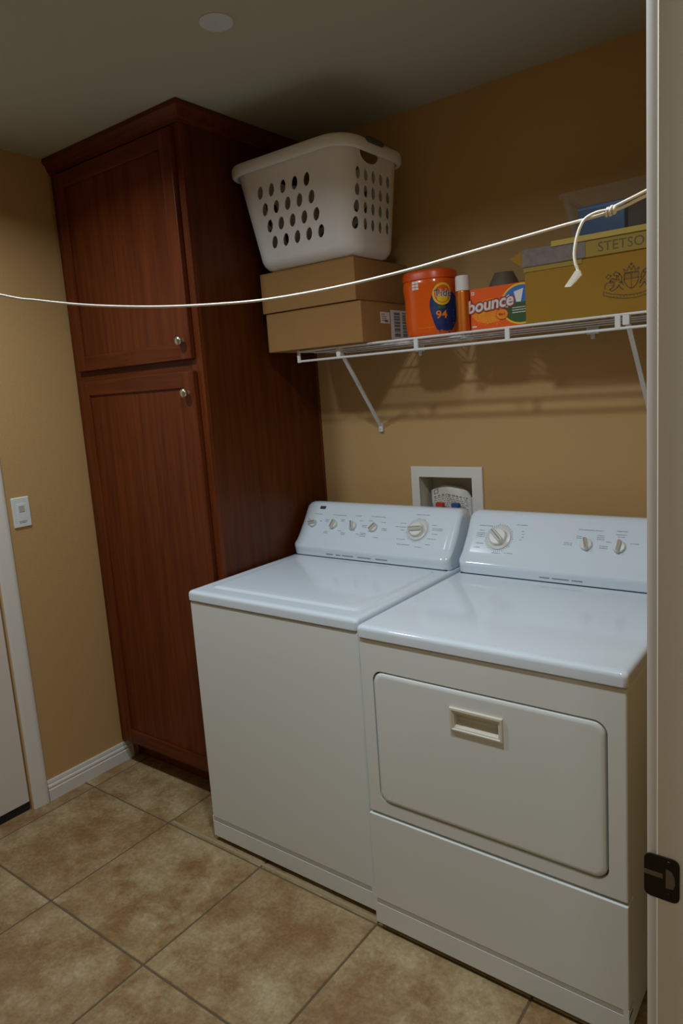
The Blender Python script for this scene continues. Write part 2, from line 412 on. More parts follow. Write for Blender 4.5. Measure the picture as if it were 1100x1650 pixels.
def knob(parent, x, v, ang, r=.0165, name='control_knob'):
    m = slope_mtx(x, v, 0, ang)
    b = bmesh.new(); b2 = bmesh.new()
    lathe(b2, [(r*1.0, 0), (r, .005), (r*.86, .008), (.0001, .0085)], (0, 0, 0), 'z', 28); merge(b, b2, mtx=m)
    k = obj(name, b, 'knob', parent, smooth=40)
    b = bmesh.new(); b2 = bmesh.new()
    P = rrect(r*1.04, r*.34, r*.30, 4); P2 = rrect(r*.98, r*.22, r*.20, 4)
    loft(b2, [[(p[0], p[1], .006) for p in P], [(p[0], p[1], .013) for p in P], [(p[0], p[1], .019) for p in P2]]); merge(b, b2, mtx=m)
    obj('knob_grip', b, 'knob', k, smooth=30)
    b = bmesh.new(); b2 = bmesh.new(); bx(b2, -r*.9, r*.92, -r*.19, r*.19, .0188, .0194); merge(b, b2, mtx=m)
    obj('knob_pointer', b, 'ridge', k)
    return k
def dial(parent, x, v, ang, R=.0385):
    m = slope_mtx(x, v)
    b = bmesh.new(); b2 = bmesh.new()
    lathe(b2, [(R, 0), (R, .003), (R*.97, .0045), (R*.74, .0065), (R*.72, .009), (.0001, .009)], (0, 0, 0), 'z', 40); merge(b, b2, mtx=m)
    k = obj('programme_dial', b, 'knob', parent, smooth=35)
    b = bmesh.new(); b2 = bmesh.new()
    lathe(b2, [(R*.70, .008), (R*.68, .016), (R*.62, .018), (.0001, .018)], (0, 0, 0), 'z', 36)
    P = rrect(R*.70, R*.20, R*.18, 4); P2 = rrect(R*.66, R*.13, R*.12, 4)
    loft(b2, [[(p[0], p[1], .016) for p in P], [(p[0], p[1], .026) for p in P], [(p[0], p[1], .031) for p in P2]])
    merge(b, b2, mtx=slope_mtx(x, v, 0, ang)); obj('dial_grip', b, 'knob', k, smooth=35)
    b = bmesh.new(); b2 = bmesh.new(); bx(b2, -R*.62, R*.62, -R*.085, R*.085, .0308, .0314); merge(b, b2, mtx=slope_mtx(x, v, 0, ang)); obj('dial_pointer', b, 'ridge', k)
    b = bmesh.new()
    for i in range(44):                                             # tick ring printed around the skirt
        a = 2*PI*i/44; b2 = bmesh.new(); bx(b2, R*1.05, R*1.05+(.0045 if i % 4 else .007), -.0006, .0006, .0002, .0005); merge(b, b2, mtx=slope_mtx(x, v, 0, a))
    tag(obj('dial_scale', b, 'print', k), kind='stuff')
    return k
def dashes(bm, x, v, w, n=1, gap=.006, h=.0022, seed=0):
    """rows of fine illegible print, made of short strokes"""
    rnd = random.Random(seed)
    for r in range(n):
        u = x-w/2
        while u < x+w/2:
            l = rnd.uniform(.0012, .0028); b2 = bmesh.new(); hh = h*rnd.uniform(.7, 1.)
            bx(b2, u, min(u+l, x+w/2), -r*gap-hh/2, -r*gap+hh/2, .0002, .0004); merge(bm, b2, mtx=slope_mtx(0, v))
            u += l+rnd.choice((.0007, .0007, .0007, .002))
def feet(root, x0, x1, yf, yb):
    for fx in (x0+.05, x1-.05):
        for fy in (yf+.06, yb-.06):
            b = bmesh.new(); lathe(b, [(.02, 0), (.02, .008), (.012, .01), (.012, .06)], (fx, fy, 0), n=12); obj('levelling_foot', b, 'black', root)
def appliance_shell(root, x0, x1, yf, yb, front_parts=True):
    b = bmesh.new()
    bx(b, x0, x1, yf, yb, .0885, .8765, bev=.006, seg=3)
    body = obj('body', b, 'enamel_front', root, smooth=40)
    obj('inner_frame', BX(x0+.008, x1-.008, yf+.006, yb-.01, .055, .885), 'gap', root)
    feet(root, x0, x1, yf, yb)
    return body
TOPZ = .915
wash = thing('washing_machine', (.347, -.42, 0), 'white top-loading washing machine beside the tall cabinet, five knobs on its console', 'washing machine')
WX0, WX1, WY = .001, .694, -.797
appliance_shell(wash, WX0, WX1, WY, -.075)
b = bmesh.new(); bx(b, WX0, WX1, WY, WY+.02, .0195, .0765, bev=.0008, seg=1); obj('kick_panel', b, 'enamel_front', wash, smooth=40)
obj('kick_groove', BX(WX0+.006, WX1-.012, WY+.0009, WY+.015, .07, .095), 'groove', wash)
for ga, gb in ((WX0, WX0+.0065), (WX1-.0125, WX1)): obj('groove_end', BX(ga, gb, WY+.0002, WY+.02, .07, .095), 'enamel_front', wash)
# main top: a frame with a slightly domed edge, then the lid lying in it
b = bmesh.new()
def top_loops(x0, x1, y0, y1, z0, z1, r=.012):
    cx, cy, hx, hy = (x0+x1)/2, (y0+y1)/2, (x1-x0)/2, (y1-y0)/2
    L = []
    for ins, z in ((.002, z0), (0, z0+.003), (0, z1-.013), (.0015, z1-.007), (.005, z1-.003), (.011, z1-.0008), (.02, z1)):
        L.append([(cx+p[0], cy+p[1], z) for p in rrect(hx-ins, hy-ins, r, 4)])
    return L
loft(b, top_loops(WX0-.003, WX1+.003, WY-.005, -.07, .880, TOPZ)); obj('top_panel', b, 'enamel', wash, smooth=45)
b = bmesh.new()
cx, cy, hx, hy = .353, -.517, .302, .222
L = []
for ins, z in ((-.006, TOPZ-.001), (-.004, TOPZ+.0002), (0, TOPZ+.0012), (.003, TOPZ+.0042), (.008, TOPZ+.0056), (.03, TOPZ+.0062), (.10, TOPZ+.0058)):
    L.append([(cx+p[0], cy+p[1], z) for p in rrect(hx-ins, hy-ins, .022, 4)])
loft(b, L); lid = obj('lid', b, 'enamel', wash, smooth=40)
b = bmesh.new()
wc = console(.004, .692, wash)
def v_of(z): return (z-.960)/SV.z
for x, ang in ((.068, 12), (.169, 80), (.260, 112), (.354, 52)): knob(wash, x, v_of(1.031), math.radians(ang))
dial(wash, .541, v_of(1.033), math.radians(8))
b = bmesh.new(); bx(b2 := bmesh.new(), -.0135, .0135, -.006, .006, .0002, .001); merge(b, b2, mtx=slope_mtx(.091, v_of(1.087)))
bd = obj('badge', b, 'badge', wash)
b = bmesh.new(); bx(b2 := bmesh.new(), -.010, .010, -.0012, .0022, .0009, .0012); merge(b, b2, mtx=slope_mtx(.091, v_of(1.087))); obj('badge_mark', b, 'badge_red', bd)
b = bmesh.new()
for i, (x, z, w, n) in enumerate(((.078, 1.064, .038, 1), (.185, 1.064, .062, 1), (.272, 1.066, .026, 1), (.362, 1.067, .064, 1), (.545, 1.082, .056, 1),
        (.132, 1.046, .016, 2), (.142, 1.006, .018, 2), (.205, 1.050, .016, 2), (.205, 1.012, .016, 1), (.225, 1.006, .02, 2), (.292, 1.050, .014, 1), (.290, 1.006, .014, 1),
        (.312, 1.036, .022, 2), (.315, 1.010, .026, 3), (.392, 1.050, .020, 1), (.402, 1.030, .022, 2), (.374, 1.000, .022, 1), (.335, 1.052, .018, 1), (.043, 1.043, .010, 1), (.102, 1.040, .010, 1),
        (.470, 1.040, .045, 1), (.475, 1.052, .022, 1), (.480, 1.030, .016, 1), (.482, 1.002, .034, 1), (.498, .986, .050, 1), (.560, .982, .03, 1), (.602, 1.052, .018, 1), (.618, 1.042, .040, 2), (.612, 1.025, .022, 1), (.605, 1.010, .036, 1), (.595, .992, .018, 1), (.53, .973, .11, 1))):
    dashes(b, x, v_of(z), w, n, seed=i)
tag(obj('printed_lettering', b, 'print', wash), kind='stuff')
def band_print(parent, xs):
    b = bmesh.new(); rnd = random.Random(3)
    for x, w in xs:
        u = x
        while u < x+w:
            l = rnd.uniform(.002, .004); bx(b, u, u+l, -.2679, -.2664, .9285, .9315); u += l+.0012
    tag(obj('band_print', b, 'print', parent), kind='stuff')
band_print(wash, ((.17, .03), (.215, .018), (.245, .05), (.315, .06), (.395, .05)))

dry = thing('clothes_dryer', (1.068, -.43, 0), 'white front-loading clothes dryer right of the washing machine, square door with cream handle', 'dryer')
EX0, EX1, EY = .719, 1.416, -.829
b = bmesh.new(); bx(b, EX0, EX1, EY, -.075, .372, .8765, bev=.005, seg=3); body = obj('body', b, 'enamel_front', dry, smooth=40)
obj('top_seam', BX(EX0+.006, EX1-.006, EY+.006, -.085, .874, .885), 'gap', dry)
obj('inner_frame', BX(EX0+.006, EX1-.006, EY+.034, -.085, .05, .885), 'gap', dry)
b = bmesh.new(); bx(b, EX0+.001, EX1-.001, EY+.03, -.08, .03, .380); obj('side_wall', b, 'enamel_front', dry)
b = bmesh.new(); bx(b, EX0-.001, EX1+.001, EY-.003, EY+.04, .0995, .3665, bev=.003, seg=3); bx(b, EX0-.001, EX0+.007, EY-.0028, EY+.03, .08, .105); bx(b, EX1-.012, EX1+.001, EY-.0028, EY+.03, .08, .105); bx(b, EX0-.001, EX1+.001, EY-.003, EY+.04, .0235, .0865, bev=.0008, seg=1)
obj('toe_groove', BX(EX0+.006, EX1-.010, EY-.0021, EY+.03, .08, .105), 'groove', dry)
obj('toe_panel', b, 'enamel_front', dry, smooth=40)
feet(dry, EX0, EX1, EY, -.08)
b = bmesh.new(); loft(b, top_loops(EX0-.003, EX1+.003, EY-.006, -.07, .880, TOPZ)); obj('top_panel', b, 'enamel', dry, smooth=45)
# door: recessed dark reveal with the door panel standing slightly inside it
dcx, dcz, dhx, dhz = 1.0665, .602, .3045, .1875
def pxz(hx, hz, r, y, n=6): return [(dcx+p[0], y, dcz+p[1]) for p in rrect(hx, hz, r, n)]
cut = bmesh.new(); loft(cut, [pxz(dhx+.004, dhz+.004, .030, EY-.02), pxz(dhx+.004, dhz+.004, .030, EY+.03)]); bmesh.ops.recalc_face_normals(cut, faces=cut.faces[:])
co = obj('cut', cut, 'gap'); boolean(body, co); resmooth(body, 30)
b = bmesh.new()
loft(b, [pxz(dhx, dhz, .028, EY+.028), pxz(dhx, dhz, .028, EY+.004), pxz(dhx-.002, dhz-.002, .027, EY-.001), pxz(dhx-.006, dhz-.006, .025, EY-.0035), pxz(dhx-.012, dhz-.012, .022, EY-.004)])
ddoor = obj('dryer_door', b, 'enamel_front', dry, smooth=35)
hx0, hx1, hz0, hz1 = .992, 1.134, .684, .745
cut = BX(hx0+.012, hx1-.012, EY-.02, EY+.022, hz0+.009, hz1-.016); co = obj('cut', cut, 'handle'); boolean(ddoor, co); resmooth(ddoor, 30)
b = bmesh.new()
def fr(x0, x1, z0, z1, y): return [(x0, y, z0), (x1, y, z0), (x1, y, z1), (x0, y, z1)]
yf = EY-.004
loft(b, [fr(hx0, hx1, hz0, hz1, yf), fr(hx0+.001, hx1-.001, hz0+.001, hz1-.001, yf-.006), fr(hx0+.006, hx1-.006, hz0+.005, hz1-.006, yf-.0065), fr(hx0+.009, hx1-.009, hz0+.007, hz1-.011, yf-.003),
         fr(hx0+.012, hx1-.012, hz0+.009, hz1-.015, yf-.003), fr(hx0+.0125, hx1-.0125, hz0+.019, hz1-.0165, yf+.022)], cap=False)
f = b.faces.new([b.verts.new(p) for p in fr(hx0+.0125, hx1-.0125, hz0+.019, hz1-.0165, yf+.022)])
tag(obj('door_handle', b, 'handle', ddoor, recalc=False), 'cream recessed pull handle')
console(.724, 1.416, dry)
dial(dry, .849, v_of(1.029), math.radians(138), .041)
for x, a in ((1.131, 108), (1.227, 86)): knob(dry, x, v_of(1.029), math.radians(a), .0185)
b = bmesh.new()
for i, (x, z, w, n) in enumerate(((.918, 1.070, .036, 1), (.795, 1.062, .048, 1), (.785, 1.048, .02, 1), (.783, 1.040, .030, 3), (.787, 1.010, .028, 1), (.780, .998, .022, 1), (.850, .986, .03, 1), (.892, .988, .03, 1),
        (1.138, 1.068, .075, 1), (1.228, 1.070, .03, 1), (1.228, 1.061, .03, 1), (1.105, 1.050, .016, 2), (1.170, 1.055, .022, 3), (1.075, 1.030, .026, 2), (1.182, 1.028, .024, 2), (1.195, 1.040, .016, 1), (1.228, 1.055, .018, 1), (1.268, 1.040, .024, 1),
        (.925, 1.052, .008, 1), (.928, 1.044, .008, 1), (.928, 1.036, .008, 1), (.923, 1.028, .008, 1))):
    dashes(b, x, v_of(z), w, n, seed=40+i)
tag(obj('printed_lettering', b, 'print', dry), kind='stuff')
band_print(dry, ((1.005, .03), (1.045, .05), (1.105, .03)))

# ------------------------------------------------------------------ outlet box in the wall
ob = thing('washer_outlet_box', (.548, 0, 1.02), 'white framed recessed plumbing box in the wall above the washing machine', 'outlet box')
b = bmesh.new()
fx0, fx1, fz0, fz1 = .4015, .6985, .93, 1.2325
def ring(y, a): return fr(fx0+a, fx1-a, fz0+a, fz1-a, y)
def hole(y): return fr(OX0+.001, OX1-.001, OZ0+.001, OZ1-.001, y)
loft(b, [ring(-.0005, 0), ring(-.006, 0), ring(-.008, .002), hole(-.008), hole(-.0005)], cap=False)
obj('frame', b, 'trim', ob, recalc=False)
b = bmesh.new()
loft(b, [hole(-.002), hole(.095)], cap=False); b.faces.new([b.verts.new(p) for p in hole(.095)]); obj('recess', b, 'recess', ob, recalc=False)
for x, m_, lab in ((.512, 'red', 'red valve handle'), (.578, 'bluehandle', 'blue valve handle')):
    b = bmesh.new(); lathe(b, [(.006, .07), (.006, .012)], (x, 0, 1.081), 'y', 12)
    P = rrect(.0165, .0085, .006, 4); P2 = rrect(.0145, .0068, .005, 4)
    loft(b, [[(x+p[0], .018, 1.086+p[1]) for p in P], [(x+p[0], .006, 1.086+p[1]) for p in P], [(x+p[0], .003, 1.086+p[1]) for p in P2]])
    tag(obj('valve_handle', b, m_, ob, smooth=40), lab)
b = bmesh.new(); bx(b, .63, .655, .03, .094, .99, 1.115, bev=.004); obj('supply_panel', b, 'sensor', ob)
# pouch of papers pushed into it
po = thing('instruction_pouch', (.54, .05, .982), 'crumpled printed plastic pouch stuffed into the recessed plumbing box', 'pouch')
b = bmesh.new(); nx, nz = 12, 10; rows = []
rnd = random.Random(5)
def pouch_pt(i, k, s):
    u, v = i/nx, k/nz
    x = .452+.018*(1-v)+u*(.168+.010*(1-v))
    top = 1.140+.012*math.sin(u*5.0-.6)+.008*u-(.02*max(0, u-.9)*10)
    z = .985+v*(top-.985)
    bul = math.sin(PI*min(max(u, .0), 1))**.6*math.sin(PI*min(v*.92+.04, 1))**.5
    return (x, .055+s*(.004+.020*bul)+.004*math.sin(9*u+7*v), z)
for s in (-1, 1):
    g = [[b.verts.new(pouch_pt(i, k, s)) for i in range(nx+1)] for k in range(nz+1)]; rows.append(g)
    for k in range(nz):
        for i in range(nx): b.faces.new((g[k][i], g[k][i+1], g[k+1][i+1], g[k+1][i]))
A, B_ = rows
for i in range(nx):
    b.faces.new((A[0][i], A[0][i+1], B_[0][i+1], B_[0][i])); b.faces.new((A[nz][i], A[nz][i+1], B_[nz][i+1], B_[nz][i]))
for k in range(nz):
    b.faces.new((A[k][0], A[k+1][0], B_[k+1][0], B_[k][0])); b.faces.new((A[k][nx], A[k+1][nx], B_[k+1][nx], B_[k][nx]))
obj('pouch_body', b, 'pouch', po, smooth=60)
b = bmesh.new()
def pp(u, v, h=.0012):
    p = pouch_pt(u*nx, v*nz, -1); return Vector((p[0], p[1]-h, p[2]))
def pstroke(u0, u1, v0, v1):
    n = max(1, int((u1-u0)/.05))
    for i in range(n):
        a, c = u0+(u1-u0)*i/n, u0+(u1-u0)*(i+1)/n
        b.faces.new([b.verts.new(pp(*q)) for q in ((a, v0), (c, v0), (c, v1), (a, v1))])
for a in ((.08, .20, .955, .968), (.08, .20, .865, .88), (.08, .10, .865, .968), (.18, .20, .865, .968)): pstroke(*a)
for r in range(8):
    u = .08
    while u < .9:
        l = rnd.uniform(.02, .08)
        if r > 0 or u > .36 or True: pstroke(u, min(u+l, .94), .80-r*.045-(.006 if r else .014), .80-r*.045+(.006 if r else .014))
        u += l+rnd.uniform(.015, .05)
tag(obj('pouch_print', b, 'greypaper', po, recalc=False), kind='stuff')

# ------------------------------------------------------------------ wire shelf
SY, SZ = -.305, 1.683                                       # front rail
sh = thing('wire_shelf', (.9, -.15, 1.68), 'white vinyl-coated wire shelf with diagonal brackets on the tan back wall', 'shelf')
SX0, SX1 = .143, XR-.004
b = bmesh.new(); tube(b, [(SX0, SY, SZ), (SX1, SY, SZ)], .0038); obj('front_rail', b, 'wire', sh, smooth=60)
b = bmesh.new(); tube(b, [(SX0, SY, 1.6475), (SX1, SY, 1.6475)], .0040); obj('lip_rail', b, 'wire', sh, smooth=60)
for y in (-.215, -.125, -.02):
    b = bmesh.new(); tube(b, [(SX0, y, SZ-.003), (SX1, y, SZ-.003)], .0032); obj('long_rod', b, 'wire', sh, smooth=60)
b = bmesh.new(); x = SX0+.006
while x < SX1:
    tube(b, [(x, SY+.001, SZ+.0025), (x, -.006, SZ+.0025)], .0018, n=6); x += .0254
tag(obj('deck_wires', b, 'wire', sh, smooth=60), kind='stuff')
for px in (.322, .633, .943, 1.255):
    b = bmesh.new(); bx(b, px-.0075, px+.0075, SY-.004, SY+.004, 1.6455, 1.6835, bev=.0015, seg=1); obj('lip_post', b, 'wire', sh)
b = bmesh.new(); bx(b, SX0-.006, SX0+.006, SY-.005, SY+.005, 1.6425, 1.688, bev=.002, seg=1); obj('end_cap', b, 'wire', sh)
b = bmesh.new(); bx(b, SX0-.005, SX0+.003, SY-.0035, -.004, SZ-.004, SZ+.004); obj('end_rod', b, 'wire', sh)
for xa, xb in ((.322, .278), (1.276, 1.268)):
    b = bmesh.new()
    top = Vector((xa, SY+.008, 1.672)); bot = Vector((xb, -.008, 1.387)); d_ = (bot-top).normalized(); w = .0065
    n_ = Vector((1, 0, 0)).cross(d_).normalized()
    def sec(p): return [p+Vector((-w, 0, 0))-n_*.0025, p+Vector((w, 0, 0))-n_*.0025, p+Vector((w, 0, 0))+n_*.0025, p+Vector((w*.6, 0, 0))+n_*.008, p+Vector((-w*.6, 0, 0))+n_*.008, p+Vector((-w, 0, 0))+n_*.0025]
    loft(b, [sec(top), sec(bot)])
    br = obj('bracket', b, 'wire', sh)
    b = bmesh.new(); bx(b, xb-.0085, xb+.0085, -.012, -.0005, 1.366, 1.400, bev=.003); obj('bracket_foot', b, 'wire', br)
    b = bmesh.new(); lathe(b, [(.0035, -.0115), (.0035, -.0135), (.0001, -.014)], (xb, 0, 1.376), 'y', 12); obj('screw', b, 'sensor', br, smooth=40)
    b = bmesh.new(); bx(b, xa-.009, xa+.009, SY-.003, SY+.014, 1.655, 1.681, bev=.002); obj('bracket_clip', b, 'wire', br)
for cx_, cz_ in ((.47, SZ-.016), (1.095, SZ-.016)):
    b = bmesh.new(); bx(b, cx_-.02, cx_+.02, -.012, -.001, cz_-.012, cz_+.012, bev=.004); bx(b, cx_-.007, cx_+.007, -.010, -.001, cz_-.026, cz_-.008, bev=.003); obj('wall_clip', b, 'wire', sh)
DECK = 1.6875
# ------------------------------------------------------------------ cardboard boxes
def carton(name, x0, x1, y0, y1, z0, z1, label, group):
    root = thing(name, ((x0+x1)/2, (y0+y1)/2, z0), label, 'box', group)
    b = bmesh.new(); bx(b, x0, x1, y0, y1, z0, z1-.003, bev=.0015, seg=1); obj('box_body', b, 'cardboard', root)
    ym = (y0+y1)/2
    for a, c in ((y0+.0005, ym-.001), (ym+.001, y1-.0005)):
        b = bmesh.new(); bx(b, x0+.0005, x1-.0005, a, c, z1-.003, z1, bev=.001, seg=1); obj('top_flap', b, 'cardboard', root)
    return root
lo = carton('cardboard_box', .030, .451, -.338, -.012, DECK+.0005, 1.822, 'lower brown cardboard box on the wire shelf, printed labels on its side', 'stacked cardboard boxes')
b = bmesh.new(); bx(b, .451, .4516, -.226, -.170, 1.752, 1.790); o = obj('small_label', b, 'paper', lo); tag(o, 'small white sticker')
b = bmesh.new()
for i in range(4): bx(b, .4516, .4519, -.220, -.190 if i < 3 else -.20, 1.760+i*.007, 1.7625+i*.007)
bx(b, .4516, .4519, -.200, -.180, 1.756, 1.764); tag(obj('label_print', b, 'greypaper', o), kind='stuff')
b = bmesh.new(); bx(b, .451, .4516, -.163, -.030, 1.700, 1.799); o = obj('shipping_label', b, 'paper', lo); tag(o, 'white shipping label with dark bars')
b = bmesh.new(); rnd = random.Random(2)
for y0, y1 in ((-.142, -.104), (-.088, -.058)):
    z = 1.708
    while z < 1.790:
        h = rnd.uniform(.002, .012); bx(b, .4516, .4519, y0, y1, z, min(z+h, 1.792)); z += h+rnd.uniform(.0015, .004)
tag(obj('label_print', b, 'greypaper', o), kind='stuff')
carton('cardboard_box', .016, .434, -.338, -.010, 1.826, 1.964, 'upper brown cardboard box holding the white laundry basket', 'stacked cardboard boxes')

# ------------------------------------------------------------------ laundry basket
bk = thing('laundry_basket', (.25, -.25, 1.965), 'white plastic laundry basket with oval holes on top of the cardboard boxes', 'basket')
BZ0, BZ1 = 1.9645, 2.302
def bloop(t, ins, z=None):
    """basket cross-section at height fraction t (0 floor .. 1 rim)"""
    x0 = .034+(.006-.034)*t; x1 = .462+(.490-.462)*t; y0 = -.362+(-.440+.362)*t; y1 = -.115+(-.085+.115)*t
    cx, cy = (x0+x1)/2, (y0+y1)/2; r = .062+.012*t
    zz = BZ0+t*(BZ1-BZ0) if z is None else z
    return [(cx+p[0], cy+p[1], zz) for p in rrect((x1-x0)/2-ins, (y1-y0)/2-ins, max(r-ins, .02), 7)]
b = bmesh.new(); Ls = []
for t, ins in ((0, .046), (.004, .032), (.026, .015), (.065, .004), (.105, 0)): Ls.append(bloop(t, ins))
for k in range(1, 8): Ls.append(bloop(.105+.895*k/7, 0))
Li = [bloop(.105+.895*k/7, .0035) for k in range(7, -1, -1)] + [bloop(.068, .008), bloop(.034, .020), bloop(.014, .038), bloop(.012, .048)]
loft(b, Ls+Li); basket = obj('basket_shell', b, 'basket', bk)
def prism(c, rx, rz, axis, depth, n=14, d=False, tilt=0.):
    P = []
    for i in range(n):
        a = 2*PI*i/n; u, v = rx*math.cos(a), rz*math.sin(a)
        if d and v > 0: v *= .25
        P.append((u+tilt*v, v))
    b2 = bmesh.new()
    if axis == 'y': L = [[(c[0]+u, y, c[2]+v) for u, v in P] for y in depth]
    else: L = [[(x, c[1]+u, c[2]+v) for u, v in P] for x in depth]
    loft(b2, L); bmesh.ops.recalc_face_normals(b2, faces=b2.faces[:]); return b2
cy_ = bmesh.new()
for r in range(4):
    for c in range(5):
        z = 2.208-r*.0522; x = .124+c*.0508+r*.0055
        merge(cy_, prism((x, 0, z), .0130, .0195, 'y', (-.5, .05), tilt=.28))
co = obj('cut', cy_, 'basket', recalc=False); boolean(basket, co)
cx_ = bmesh.new()
for r in range(4):
    for c in range(5):
        z = 2.207-r*.0490; y = -.350+c*.0425
        merge(cx_, prism((0, y, z), .0112, .0190, 'x', (.445, .6))); merge(cx_, prism((0, y, z), .0112, .0190, 'x', (-.1, .035)))
merge(cx_, prism((0, -.290, 2.272), .052, .030, 'x', (.42, .6), n=20, d=True))
co = obj('cut', cx_, 'basket', recalc=False); boolean(basket, co)
resmooth(basket, 35)
b = bmesh.new()
rp = [(-.002, -.030), (-.016, -.028), (-.020, -.020), (-.020, -.006), (-.016, .003), (-.006, .007), (.004, .004), (.005, -.004)]
Lr = [bloop(1, ins, BZ1+h) for ins, h in rp]; Lr.append(Lr[0])
loft(b, Lr, cap=False); bmesh.ops.remove_doubles(b, verts=b.verts[:], dist=1e-6)
obj('rim', b, 'basket', bk, smooth=50)
b = bmesh.new()
loft(b, [[(.4945+p[0], y, BZ1+.0005+p[1]*k) for p in rrect(.0185, .0115, .008, 4)] for y, k in ((-.336, .6), (-.326, 1), (-.250, 1), (-.240, .6))]); tag(obj('handle_grip', b, 'grip', bk, smooth=50), 'grey rubber grip')

# ------------------------------------------------------------------ detergent tub
TC = Vector((.637, -.205, DECK)); TRX, TRY, TH = .0865, .072, .206
tprof = [(0, .80), (.004, .86), (.012, .905), (.03, .94), (.06, .965), (.09, .955), (.115, .955), (.135, .975), (.150, 1.0), (.162, 1.0), (.172, .985), (.1775, .96)]
def tscale(z):
    for (a, s), (c, q) in zip(tprof, tprof[1:]):
        if a <= z <= c: return s+(q-s)*(z-a)/(c-a)
    return tprof[-1][1] if z > 0 else tprof[0][1]
def sup(a, rx, ry, e=2.6):
    ca, sa = math.cos(a), math.sin(a)
    k = (abs(ca/rx)**e+abs(sa/ry)**e)**(-1/e)
    return k*ca, k*sa
def tub_pt(a, z, h=0.):
    x, y = sup(a, TRX, TRY); s = tscale(z); v = Vector((x*s, y*s, z)); n = Vector((math.cos(a), math.sin(a), 0))
    return TC+v+n*h
tub = thing('detergent_tub', tuple(TC), 'bright orange detergent tub with navy swirl label on the wire shelf', 'tub')
b = bmesh.new(); NS = 48
loft(b, [[tub_pt(2*PI*i/NS, z) for i in range(NS)] for z, s in tprof]); obj('tub_body', b, 'orange', tub, smooth=50)
b = bmesh.new()
lp = [(.176, .93), (.1765, 1.0), (.1785, 1.01), (.196, .985), (.203, .95), (.206, .90), (.206, .80)]
loft(b, [[TC+Vector((sup(2*PI*i/NS, TRX, TRY)[0]*s, sup(2*PI*i/NS, TRX, TRY)[1]*s, z)) for i in range(NS)] for z, s in lp]); obj('tub_lid', b, 'orange_lid', tub, smooth=40)
TR = .078
def on_tub(bm2, a0, z0, h, m_, name, parent=tub):
    for v in bm2.verts:
        v.co = tub_pt(a0+v.co.x/TR, z0+v.co.y, h+max(v.co.z, 0))
    return obj(name, bm2, m_, parent, recalc=False)
def disc(rx, ry, n=20, rings=5, f=None):
    b2 = bmesh.new(); c = b2.verts.new((0, 0, 0)); prev = None
    for k in range(1, rings+1):
        L = []
        for i in range(n):
            a = 2*PI*i/n; q = (f(a) if f else 1.)*k/rings
            L.append(b2.verts.new((rx*q*math.cos(a), ry*q*math.sin(a), 0)))
        for i in range(n):
            if prev: b2.faces.new((prev[i], L[i], L[(i+1) % n], prev[(i+1) % n]))
            else: b2.faces.new((c, L[i], L[(i+1) % n]))
        prev = L
    return b2
A0 = math.radians(-30)
lab = on_tub(disc(.055, .068, 28, 6, lambda a: 1+.10*math.sin(3*a+.6)), A0+.10, .075, .0006, 'navy', 'label'); tag(lab, 'navy swirl label')
on_tub(disc(.030, .034, 24, 5), A0-.08, .126, .0012, 'yellow', 'label_target', lab)
on_tub(disc(.024, .027, 24, 5), A0-.08, .126, .0016, 'orange', 'label_ring', lab)
on_tub(disc(.017, .014, 20, 4), A0-.08, .115, .0019, 'yellow', 'label_core', lab)
on_tub(fat_text('Tide', .030, .0016), A0-.06, .128, .0021, 'white', 'label_outline', lab)
on_tub(text_bm('Tide', .030, .0003), A0-.06, .128, .0026, 'navy', 'label_name', lab)
on_tub(disc(.012, .006, 12, 2), A0-.12, .086, .0012, 'green', 'label_band', lab)
on_tub(text_bm('94', .034, .0003, .0006), A0-.14, .062, .0012, 'boxorange2', 'label_count', lab)
b2 = bmesh.new()
for r in range(5): bx(b2, .014, .045, .02-r*.010, .0245-r*.010, 0, .0003)
on_tub(b2, A0-.1, .055, .0012, 'blue', 'label_text', lab)
b2 = bmesh.new()
for i in range(2):
    for j in range(3): bx(b2, -.013+i*.0135, -.0015+i*.0135, -.014+j*.0095, -.0065+j*.0095, 0, .0003)
stick = on_tub(b2, math.radians(-100), .160, .0008, 'white', 'lid_sticker'); tag(stick, 'small white sticker')
b2 = bmesh.new()
for i in range(9): bx(b2, -.03+i*.0065, -.0258+i*.0065, -.002, .002, 0, .0003)
on_tub(b2, math.radians(-75), .026, .0006, 'boxorange2', 'embossed_line')

# ------------------------------------------------------------------ spray can
can = thing('spray_can', (.777, -.252, DECK), 'slim copper-coloured spray can with a white cap between tub and box', 'can')
b = bmesh.new(); lathe(b, [(.019, 0), (.0215, .002), (.0215, .120), (.020, .124), (.018, .126)], tuple(can.location), n=28); obj('can_body', b, 'copper', can, smooth=40)
b = bmesh.new(); lathe(b, [(.0215, .1245), (.0218, .127), (.0214, .164), (.0205, .168), (.018, .170), (.0001, .1705)], tuple(can.location), n=28); obj('cap', b, 'cap', can, smooth=40)

